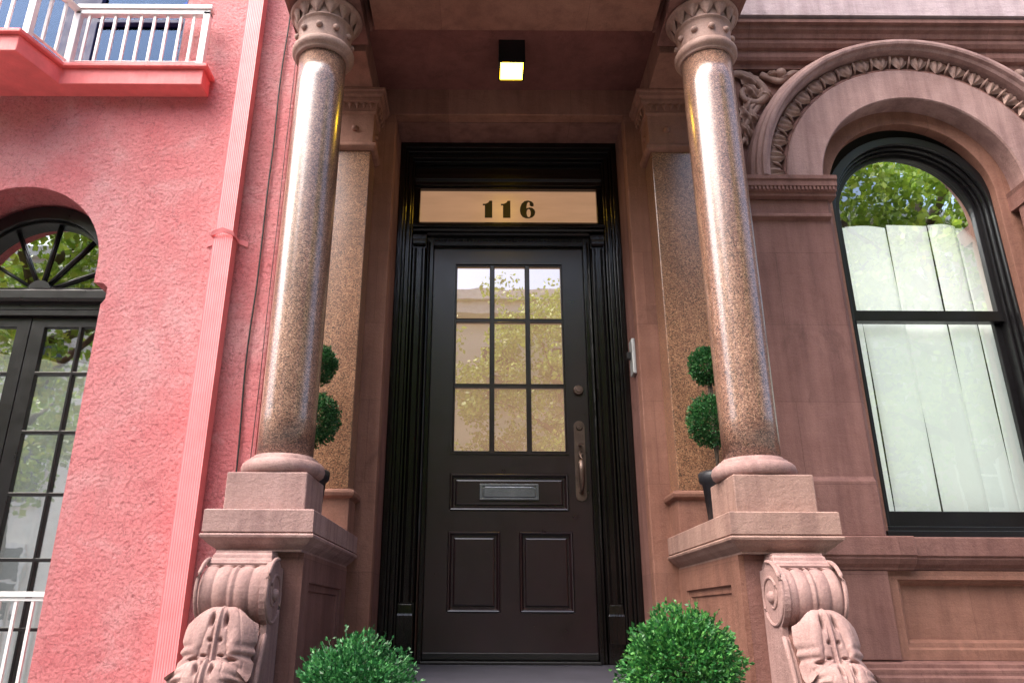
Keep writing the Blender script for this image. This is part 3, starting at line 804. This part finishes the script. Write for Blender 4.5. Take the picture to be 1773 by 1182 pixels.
# handle set
b = MB()
xh = .402
pl = [(xh-.031,.868),(xh-.031,1.245)]+arc(xh,1.262,.031,180,0,12)[0:]+[(xh+.031,1.245),(xh+.031,.868)]+arc(xh,.868,.031,0,-180,12)
b.plate([p for i, p in enumerate(pl) if i == 0 or (abs(p[0]-pl[i-1][0])+abs(p[1]-pl[i-1][1])) > 1e-4][:-1], [], DY-.006, DY)
hd = part('handle', b, M['bronze'], door, bevel=.002)
b = MB()
disc(b, xh, 1.255, .019, DY-.006, DY-.016); disc(b, xh, 1.255, .008, DY-.016, DY-.019)
part('cylinder', b, M['bronze'], hd); b = MB()
b.tube([(xh,DY-.006,1.15),(xh,DY-.03,1.152),(xh,DY-.052,1.146)], [.010,.009,.016], 10, .5)
part('latch', b, M['bronze'], hd)
b = MB()
b.tube([(xh,DY-.006,1.10),(xh,DY-.03,1.105),(xh,DY-.05,1.085),(xh,DY-.058,1.05),(xh,DY-.060,1.0),(xh,DY-.058,.95),(xh,DY-.048,.91),(xh,DY-.03,.89),(xh,DY-.006,.885)], [.012,.011,.013,.016,.0185,.016,.012,.010,.013], 14)
part('grip', b, M['bronze'], hd)
b = MB(); b.box(-.46, .46, DY-.012, DY-.0005, .022, .055); part('sweep', b, M['blackmetal'], door, bevel=.003)

# landing and steps
st = root('stone_stoop', 'grey stone landing and steps in front of the dark door', 'steps', (0, 3.4, -1.4))
b = MB(); b.box(-.799, .799, 2.96, 4.099, -.19, 0.0); b.box(-.675, .675, 4.101, 4.4, -.19, 0.001)
part('landing', b, M['landing'], st, bevel=.006)
for i in range(7):
    b = MB(); z1 = -.18*(i+1)-.01 if i else -.19
    y1 = 2.958-.31*i
    b.box(-.80, .80, y1-.31, y1+.0, -1.45, -.185*(i+1))
    part('step', b, M['landing'], st, bevel=.006)

# ---------------- lantern, intercom
lan = root('porch_lantern', 'lit black box lantern hanging under the porch ceiling', 'lamp', (0, 3.46, 3.239))
b = MB(); b.box(-.073, .073, 3.39, 3.55, 3.11, 3.239)
b.rects([(-.073,.073,3.39,3.397,3.089),(-.073,.073,3.39,3.397,3.1098)])
b.rects([(-.073,.073,3.543,3.55,3.089),(-.073,.073,3.543,3.55,3.1098)])
b.rects([(-.073,-.062,3.3972,3.5428,3.089),(-.073,-.062,3.3972,3.5428,3.1098)])
b.rects([(.062,.073,3.3972,3.5428,3.089),(.062,.073,3.3972,3.5428,3.1098)])
part('housing', b, M['blackmetal'], lan)
b = MB(); b.box(-.0618, .0618, 3.3974, 3.5426, 3.095, 3.1098); part('lamp_glass', b, M['lampglass'], lan)
b = root('door_intercom', 'silver intercom plate on the right jamb beside the door', 'intercom', (.68, 3.94, 1.57)); ic = b
b = MB(); b.box(.661, .6795, 3.90, 3.985, 1.468, 1.668); part('plate', b, M['plate'], ic, bevel=.003)
b = MB(); b.box(.640, .6605, 3.935, 3.965, 1.56, 1.60); part('button', b, M['blackmetal'], ic, bevel=.003)

# ------------------------------------------------------------------ pink house
pink = root('pink_house', 'pink stucco house with arched french window and balcony', 'house', (-2.4, YW, 0))
PCX, PCZ, PR = -2.785, 2.06, .49
hole = [(-3.34,-1.0),(-3.34,1.84),(-3.36,1.90),(-3.33,1.945),(-3.275,1.95)]+arc(PCX,PCZ,PR,180,0,36)+[(-2.295,1.95),(-2.24,1.945),(-2.215,1.92),(-2.215,1.85),(-2.235,1.82),(-2.235,-1.0)]
b = MB()
b.plate([(-12,-1.6),(-1.305,-1.6),(-1.305,12),(-12,12)], [hole, rc(-3.6,-2.045,3.36,5.2)], 3.82, 4.16)
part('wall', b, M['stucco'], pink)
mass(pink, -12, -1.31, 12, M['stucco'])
# window
b = MB()
WY = 4.06
o_ = archhole(PCX+.03, PCZ-.03, .50, 2.0); i_ = archhole(PCX+.03, PCZ-.03, .42, 2.0)
b.plate(o_+i_[::-1], [], WY-.05, WY+.09)
i2 = archhole(PCX+.03, PCZ-.03, .405, 2.0); o2 = archhole(PCX+.03, PCZ-.03, .4195, 2.0)
b.plate(o2+i2[::-1], [], WY-.02, WY+.08)
b.prism([(WY+.09,1.87),(WY-.03,1.87),(WY-.03,1.905),(WY-.06,1.91),(WY-.075,1.925),(WY-.075,1.975),(WY-.06,1.985),(WY-.05,1.999),(WY+.09,1.999)], -3.40, -2.17, 'x')
b.plate([(-3.40,-.9),(-3.40,1.869),(-2.17,1.869),(-2.17,-.9),(-2.215,-.9),(-2.215,1.835),(-3.355,1.835),(-3.355,-.9)], [], WY-.03, WY+.09)
pw = part('arched_window', b, M['blackwin'], pink, bevel=.003)
b = MB()
hx, hz = -2.745, 2.0
for a in (22, 52, 85, 118, 150):
    ca, sa = math.cos(math.radians(a)), math.sin(math.radians(a))
    b.tube([(hx+.04*ca, WY+.02, hz+.04*sa), (hx+.46*ca, WY+.02, hz+.46*sa)], .011, 6)
b.prism([(hx+.07*math.cos(math.radians(t)), hz+.07*math.sin(math.radians(t))) for t in range(0, 181, 15)], WY, WY+.04)
part('fan_bars', b, M['blackwin'], pw)
b = MB(); b.loft([[(x,WY+.03,z) for x, z in archhole(PCX+.03, PCZ-.03, .41, 2.0)]], cap0=False); part('fan_pane', b, M['glassdark'], pw)
rowz = [1.835,1.50,1.165,.83,.495,.16,-.175,-.51,-.85]
for (xa, xb, vs) in ((-2.74,-2.216,[-2.74,-2.66,-2.463,-2.447,-2.27,-2.216]), (-3.354,-2.742,[-3.354,-3.28,-3.04,-3.024,-2.82,-2.742])):
    hl = []
    for r in range(len(rowz)-1):
        zt = rowz[r]-(.06 if r == 0 else .009); zb = rowz[r+1]+.009
        hl.append(rc(vs[1], vs[2], zb, zt)); hl.append(rc(vs[3], vs[4], zb, zt))
    b = MB(); b.plate(rc(xa+.001, xb-.001, -.88, 1.834), hl, WY, WY+.04)
    lf = part('french_door', b, M['blackwin'], pw, bevel=.003)
    b = MB(); b.box(vs[1]-.005, vs[4]+.005, WY+.018, WY+.022, -.85, 1.78); part('glazing', b, M['glassdark'], pw)
b = MB()
b.box(-3.5,-2.1,4.8,4.82,-1,2.8); b.box(-3.52,-3.5,4.17,4.82,-1,2.8); b.box(-2.1,-2.08,4.17,4.82,-1,2.8); b.box(-3.5,-2.1,4.17,4.8,2.8,2.82)
part('room', b, M['dark'], pink)
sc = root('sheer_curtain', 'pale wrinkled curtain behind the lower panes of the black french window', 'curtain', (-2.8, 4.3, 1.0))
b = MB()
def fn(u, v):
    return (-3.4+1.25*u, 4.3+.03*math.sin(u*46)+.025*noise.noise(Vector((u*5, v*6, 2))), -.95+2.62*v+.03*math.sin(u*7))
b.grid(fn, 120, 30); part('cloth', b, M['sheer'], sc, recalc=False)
# low white window guard
def bars(x0, x1, y, z0, z1, step, w, parent):
    b = MB(); b.box(x0-w/2, x0+w/2, y-w/2, y+w/2, z0, z1)
    first = part('baluster', b, M['white'], parent)
    n = int((x1-x0)/step)
    for i in range(1, n+1): copypart(first, parent, (step*i, 0, 0))
b = MB(); b.box(-3.335,-2.24,3.885,3.92,.31,.335); wg = part('window_guard', b, M['white'], pink, bevel=.002)
b = MB(); b.box(-3.335,-2.24,3.892,3.912,.292,.305); part('under_rail', b, M['white'], wg)
b = MB(); b.box(-3.335,-2.24,3.89,3.915,-.70,-.67); part('bottom_rail', b, M['white'], wg)
bars(-3.31, -2.25, 3.902, -.67, .292, .082, .014, wg)
# balcony
b = MB()
b.prism([(-1.825,3.70),(-1.825,3.8195),(-6,3.8195),(-6,3.42),(-2.76,3.42),(-2.665,3.70)][::-1], 3.176, 3.285, 'z')
b.prism([(-1.80,3.675),(-1.80,3.8195),(-6,3.8195),(-6,3.395),(-2.745,3.395),(-2.648,3.675)][::-1], 3.287, 3.312, 'z')
bal = part('balcony', b, M['balconypink'], pink, bevel=.005)
b = MB()
b.tube([(-1.85,3.72,3.35),(-2.66,3.72,3.35)], .011, 4); b.tube([(-2.66,3.72,3.35),(-2.745,3.46,3.35)], .011, 4); b.tube([(-2.745,3.46,3.35),(-6,3.46,3.35)], .011, 4)
b.box(-2.66,-1.83,3.69,3.75,3.735,3.765); b.box(-2.66,-1.84,3.70,3.74,3.70,3.733)
b.tube([(-2.66,3.72,3.735),(-2.745,3.46,3.735)], .03, 4); b.box(-6,-2.745,3.43,3.49,3.72,3.765)
for x, y in ((-1.86,3.72),(-2.655,3.72),(-2.75,3.46)): b.box(x-.02, x+.02, y-.02, y+.02, 3.313, 3.72)
rl_ = part('balcony_railing', b, M['white'], bal, bevel=.002)
bars(-2.585, -1.92, 3.72, 3.353, 3.70, .0805, .015, rl_)
bars(-3.60, -2.80, 3.46, 3.353, 3.72, .0805, .015, rl_)
b = MB()
for t in (.33, .67):
    x = -2.66-.085*t; y = 3.72-.26*t; b.box(x-.008, x+.008, y-.008, y+.008, 3.353, 3.72)
part('baluster', b, M['white'], rl_)
b = MB()
b.plate([(-3.6,3.36),(-2.045,3.36),(-2.045,5.2),(-3.6,5.2)], [rc(-3.5,-2.9,3.50,5.1), rc(-2.68,-2.12,3.50,3.86), rc(-2.68,-2.12,3.89,5.1)], 3.95, 4.02)
bw = part('balcony_window', b, M['navy'], pink, bevel=.004)
b = MB(); b.box(-3.55,-2.1,3.985,3.989,3.45,5.15); part('pane', b, M['glassblue'], bw)
b = MB(); b.box(-3.7,-2.0,4.7,4.72,3.3,5.3); b.box(-3.7,-2.0,4.17,4.7,3.28,3.3); b.box(-2.0,-1.98,4.17,4.72,3.3,5.3); part('upper_room', b, M['dark'], pink)

# downspout
dp = root('downspout', 'fluted pink square downspout running down the stucco wall', 'drainpipe', (-1.58, 3.75, 0))
b = MB()
def ribs(x0, x1, yf, n):
    P = [(x0, 3.812), (x0, yf+.01)]
    for i in range(n*2+1):
        x = x0+(x1-x0)*(i/(n*2)); P.append((x, yf+(0.0016 if i % 2 else 0)))
    P += [(x1, yf+.01), (x1, 3.812)]
    return P
b.prism(ribs(-1.638, -1.532, 3.735, 9), -1.4, 2.19, 'z'); 
part('lower_pipe', b, M['pinkpaint'], dp)
b = MB(); b.prism(ribs(-1.633, -1.537, 3.738, 9), 2.17, 6.0, 'z'); part('upper_pipe', b, M['pinkpaint'], dp)
b = MB()
b.loft([[(-1.70,3.819,2.165),(-1.645,3.815,2.185),(-1.645,3.728,2.19),(-1.585,3.722,2.21),(-1.525,3.728,2.19),(-1.525,3.815,2.185),(-1.47,3.819,2.165)],
        [(-1.70,3.815,2.195),(-1.64,3.81,2.21),(-1.64,3.722,2.215),(-1.585,3.716,2.235),(-1.53,3.722,2.215),(-1.53,3.81,2.21),(-1.47,3.815,2.195)]], closed=False, cap0=False, cap1=False)
o = part('strap', b, M['pinkpaint'], dp); so = o.modifiers.new('t','SOLIDIFY'); so.thickness = .006
# cable and wall joint line
rnd = random.Random(3)
def cable(x, r, label, amp, z0=-.5):
    pts = []; z = z0
    while z < 5.5:
        pts.append((x+amp*noise.noise(Vector((0,0,z*1.3+x*9))), 3.808+.004*noise.noise(Vector((3,0,z*2))), z)); z += .08
    b = MB(); b.tube(pts, r, 6)
    return tag(part('wall_line', b, M['cable'], org=(x, 3.81, 0)), label, 'cable')
cable(-1.392, .0048, 'wavy black cable hanging nearest the pink downspout', .028)
cable(-1.318, .0022, 'thin dark joint line along the stucco edge beside the left granite column', .006)  # joint between stucco and brownstone, drawn as a thin dark tube

# ------------------------------------------------------------------ plants
def foliage(c, rad, n, size, seed, depth=.25, squash=(1,1,1), rough=.12, twigs=0, fs=5.0, shoots=0):
    b = MB(); rnd = random.Random(seed); bm = b.bm
    for k in range(n):
        while True:
            d = Vector((rnd.uniform(-1,1), rnd.uniform(-1,1), rnd.uniform(-1,1)))
            if .05 < d.length < 1: break
        d.normalize()
        nr = 1+rough*noise.noise(d*fs*.5+Vector((seed,0,0)))*1.6+rough*.7*noise.noise(d*fs*1.7+Vector((0,seed,0)))
        nr += rough*.45*noise.noise(d*fs*3.2+Vector((seed,seed,0)))
        r = rad*nr*(1-depth*rnd.random()**1.7)
        if twigs and rnd.random() < twigs: r *= 1+rnd.random()**2*.3
        p = Vector(c)+Vector((d.x*squash[0], d.y*squash[1], d.z*squash[2]))*r
        t = (d+Vector((rnd.gauss(0,.55), rnd.gauss(0,.55), rnd.gauss(0,.55)+.25))).normalized()   # leaf direction
        s = t.cross(Vector((rnd.gauss(0,1), rnd.gauss(0,1), rnd.gauss(0,1)))).normalized()
        nrm = t.cross(s)
        ln = size*rnd.uniform(.7,1.25); w = ln*.30
        v = [bm.verts.new(p), bm.verts.new(p+t*ln*.5+s*w+nrm*w*.35), bm.verts.new(p+t*ln), bm.verts.new(p+t*ln*.5-s*w+nrm*w*.35), bm.verts.new(p+t*ln*.45)]
        bm.faces.new((v[0],v[1],v[4])); bm.faces.new((v[1],v[2],v[4])); bm.faces.new((v[2],v[3],v[4])); bm.faces.new((v[3],v[0],v[4]))
    for k in range(shoots):
        d = Vector((rnd.gauss(0,1), rnd.gauss(0,1)-.3, abs(rnd.gauss(0,1))+.1)).normalized()
        c0 = Vector(c); e = d*rad*rnd.uniform(1.08, 1.24)+Vector((0,0,rad*.06)); st_ = d*rad*.8
        b.tube([tuple(c0+st_), tuple(c0+(st_+e)*.5), tuple(c0+e)], [.0016,.0013,.0007], 4)
        for j in range(12):
            q = c0+st_+(e-st_)*(.3+.7*j/11); t = (d*.8+Vector((rnd.gauss(0,1), rnd.gauss(0,1), rnd.gauss(0,1)))*.7).normalized()
            s = t.cross(Vector((rnd.gauss(0,1), rnd.gauss(0,1), rnd.gauss(0,1)))).normalized(); ln = size*rnd.uniform(.6,1); w = ln*.32
            v = [bm.verts.new(z) for z in (q, q+t*ln*.5+s*w, q+t*ln, q+t*ln*.5-s*w)]
            bm.faces.new(v)
    return b
def bush(x, y, ztop, r, mat, label, seed):
    zc = ztop-r*1.0
    o = root('potted_boxwood', label, 'potted shrub', (x, y, -.37), 'boxwood balls on the steps')
    part('foliage', foliage((x,y,zc), r*.98, 15000, .0155, seed, .55, (1.03,1.03,.98), .20, 0, 5.0, 46), mat, o, recalc=False)
    b = MB(); b.lathe(x, y, [(.10,-.369),(.12,-.36),(.15,zc-.155),(.162,zc-.15),(.162,zc-.125),(.14,zc-.125),(.14,zc-.15)], 40, cap1=False); part('pot', b, M['potgrey'], o)
    b = MB(); b.lathe(x, y, [(.005,-.2),(.139,-.2),(.139,zc-.14),(.005,zc-.14)], 30); part('soil', b, M['soil'], o)
    b = MB(); b.tube([(x,y,zc-.15),(x+.01,y,zc-.05),(x,y,zc+.05)], [.014,.012,.006], 8)
    for k in range(9):
        a = k*.7; b.tube([(x,y,zc-.08+.01*k),(x+.08*math.cos(a),y+.08*math.sin(a),zc+.0),(x+.13*math.cos(a),y+.13*math.sin(a),zc+.08-.02*k)], [.006,.004,.002], 5)
    part('stem', b, M['bark'], o)
bush(-.522, 2.53, .155, .178, M['boxL'], 'rounded blue-green boxwood in a pot at the foot of the left pier', 5)
bush(.472, 2.53, .245, .165, M['boxR'], 'brighter and taller shaggy boxwood in a pot before the right pier', 9)
def topiary(x, label, seed):
    y = 3.41
    o = root('ball_topiary', label, 'topiary', (x, y, .597), 'two-ball topiaries behind the columns')
    zc = (1.345, 1.08); rs = (.085, .115)
    for z, r, k in zip(zc, rs, (0,1)):
        part('leaf_ball', foliage((x,y,z), r, 6500 if k else 4500, .0135, seed+k, .5, (1,1,1.04), .10, 0, 7, 12), M['topi'], o, recalc=False)
    b = MB()
    for dx in (-.006, .006): b.tube([(x+dx,y,.8),(x-dx,y+dx,1.0),(x+dx,y,1.2),(x,y,1.36)], .007, 8)
    part('stem', b, M['bark'], o)
    b = MB(); b.lathe(x, y, [(.055,.598),(.062,.60),(.078,.79),(.092,.80),(.094,.835),(.084,.845),(.076,.82)], 10, cap1=False); part('pot', b, M['pot'], o)
    b = MB(); b.lathe(x, y, [(.005,.75),(.07,.75),(.07,.815),(.005,.82)], 24); part('soil', b, M['soil'], o)
topiary(-.925, 'two-ball topiary in a black pot, mostly hidden by the left column', 21)
topiary(.915, 'two-ball topiary in a black pot peeking out beside the right column', 31)

# ------------------------------------------------------------------ street behind the camera (seen in glass and polished granite)
M['asphalt'] = plain('asphalt', (.05,.05,.052), .85, var=.2, scale=6, bmp=.004)
M['walk'] = plain('concrete', (.17,.165,.155), .8, var=.12, scale=4, bmp=.002)
M['cream'] = plain('cream_render', (.74,.70,.60), .8, var=.06, scale=1)
M['brick'] = plain('brick_red', (.30,.11,.07), .85, var=.15, scale=2)
M['buff'] = plain('buff_stone', (.46,.38,.28), .8, var=.1, scale=1)
M['winglass'] = plain('far_window_glass', (.03,.035,.04), .05, bmp=0)
M['trimw'] = plain('far_trim', (.68,.66,.60), .6)
b = MB(); b.box(-150,150,-60,60,-1.62,-1.60); tag(part('ground', b, M['walk'], org=(0,0,-1.6)), kind='structure')
b = MB(); b.box(-60,60,-10.5,-2.6,-1.598,-1.59); tag(part('road', b, M['asphalt'], org=(0,-6,-1.6)), kind='structure')
b = MB(); b.box(-60,60,-2.6,3.69,-1.598,-1.46); tag(part('pavement', b, M['walk'], org=(0,0,-1.6)), kind='structure')
b = MB(); b.box(-60,60,-14,-10.5,-1.598,-1.46); tag(part('far_pavement', b, M['walk'], org=(0,-12,-1.6)), kind='structure')
def farhouse(x0, x1, h, mat, label, nw):
    o = root('row_house', label, 'house', ((x0+x1)/2, -15, -1.46), 'row houses across the street')
    b = MB(); b.box(x0, x1, -20, -14, -1.46, h); wl = part('wall', b, mat, o)
    b = MB(); b.box(x0-.05, x1+.05, -14, -13.5, h-.6, h-.2); b.box(x0-.05, x1+.05, -14, -13.3, h-.2, h+.15); part('cornice', b, M['trimw'], o)
    z = .2
    while z+2.2 < h-.7:
        for i in range(nw):
            xc = x0+(i+.5)*(x1-x0)/nw
            b = MB(); b.box(xc-.62, xc+.62, -14, -13.9, z-.12, z+1.95); w = part('window', b, M['trimw'], o)
            b = MB(); b.box(xc-.5, xc+.5, -13.9, -13.88, z, z+.88); b.box(xc-.5, xc+.5, -13.9, -13.88, z+.95, z+1.8); part('pane', b, M['winglass'], w)
        z += 3.1
farhouse(-26,-17,11, M['buff'], 'buff row house furthest along the street opposite', 3)
farhouse(-17,-10.3,11, M['cream'], 'wide cream row house across the street, left of the narrow pale one', 3)
farhouse(-9.7,-3.2,11.2, M['cream'], 'cream row house across the street facing the pink wall', 3)
farhouse(-3.0,3.5,9.8, M['cream'], 'taller cream row house directly opposite the dark door', 3)
farhouse(3.9,10.5,11.3, M['brick'], 'red brick row house across the street, right of the tall cream one', 3)
farhouse(10.9,20,12.5, M['buff'], 'buff row house across the street at the far right', 4)
def tree(x, y, h, label, seed, cl):
    o = root('street_tree', label, 'tree', (x, y, -1.46), 'street trees by the kerb')
    rnd = random.Random(seed)
    b = MB(); b.tube([(x,y,-1.46),(x+.1,y,1),(x-.05,y+.1,3),(x+.1,y,h*.75)], [.2,.16,.13,.05], 12)
    for k in range(9):
        a = k*2.4+seed; z = 2.4+k*.5; l = 2.4-.12*k
        b.tube([(x,y,z),(x+l*.4*math.cos(a),y+l*.4*math.sin(a),z+.5),(x+l*math.cos(a),y+l*math.sin(a),z+1.1)], [.09,.06,.02], 8)
    part('trunk', b, M['bark'], o)
    big = MB(); bm = big.bm
    for k in range(cl):
        a = rnd.uniform(0, 2*PI); rr = 2.9*rnd.random()**.5; z = rnd.uniform(2.2, h)
        rr *= math.sin(min(1, max(.25, (h+.6-z)/(h-1.6)))*PI*.8)**.6
        c = (x+rr*math.cos(a), y+rr*math.sin(a), z); cr = rnd.uniform(.35,.7)
        for j in range(150):
            d = Vector((rnd.gauss(0,1), rnd.gauss(0,1), rnd.gauss(0,.8))).normalized()*cr*rnd.random()**.4
            p = Vector(c)+d; t = Vector((rnd.gauss(0,1), rnd.gauss(0,1), rnd.gauss(0,1)-.4)).normalized(); s = t.cross(Vector((rnd.gauss(0,1), rnd.gauss(0,1), rnd.gauss(0,1)))).normalized()
            ln = rnd.uniform(.09,.16); w = ln*.36
            v = [bm.verts.new(q) for q in (p, p+t*ln*.5+s*w, p+t*ln, p+t*ln*.5-s*w)]
            bm.faces.new(v)
    part('crown', big, M['tree'], o, recalc=False)
tree(7.4, -3.6, 9.6, 'leafy street tree by the near kerb, right of the stoop', 1, 150)
tree(-7.6, -3.6, 7.2, 'leafy street tree by the near kerb, in front of the pink house', 2, 120)
tree(1.9, -11.6, 9.0, 'leafy street tree across the road, opposite the door', 4, 120)
tree(-2.9, -11.2, 8.6, 'smaller leafy street tree across the road, opposite the pink house', 6, 100)

# ------------------------------------------------------------------ light
w = bpy.data.worlds.new('World'); scene.world = w; w.use_nodes = True
nt = w.node_tree; bg = nt.nodes['Background']
sky = nt.nodes.new('ShaderNodeTexSky'); sky.sky_type = 'NISHITA'; sky.sun_disc = False
el, az = math.radians(55), math.radians(240)     # azimuth measured from +y clockwise
sky.sun_elevation = el; sky.sun_rotation = az; sky.dust_density = 5; sky.ozone_density = .4; sky.air_density = .8
L(nt, sky.outputs[0], bg.inputs['Color']); bg.inputs['Strength'].default_value = .13
sd = bpy.data.lights.new('sun', 'SUN'); sd.energy = 1.5; sd.angle = math.radians(72); sd.color = (1,.97,.93)
so = bpy.data.objects.new('sun', sd); COL.objects.link(so)
d = Vector((math.sin(az)*math.cos(el), math.cos(az)*math.cos(el), math.sin(el)))
so.rotation_euler = d.to_track_quat('Z','Y').to_euler(); so.location = d*20
scene.view_settings.view_transform = 'Standard'; scene.view_settings.look = 'None'
scene.view_settings.exposure = 2.06; scene.view_settings.gamma = 1
scene.render.engine = 'CYCLES'
scene.render.resolution_x = 1024; scene.render.resolution_y = 682
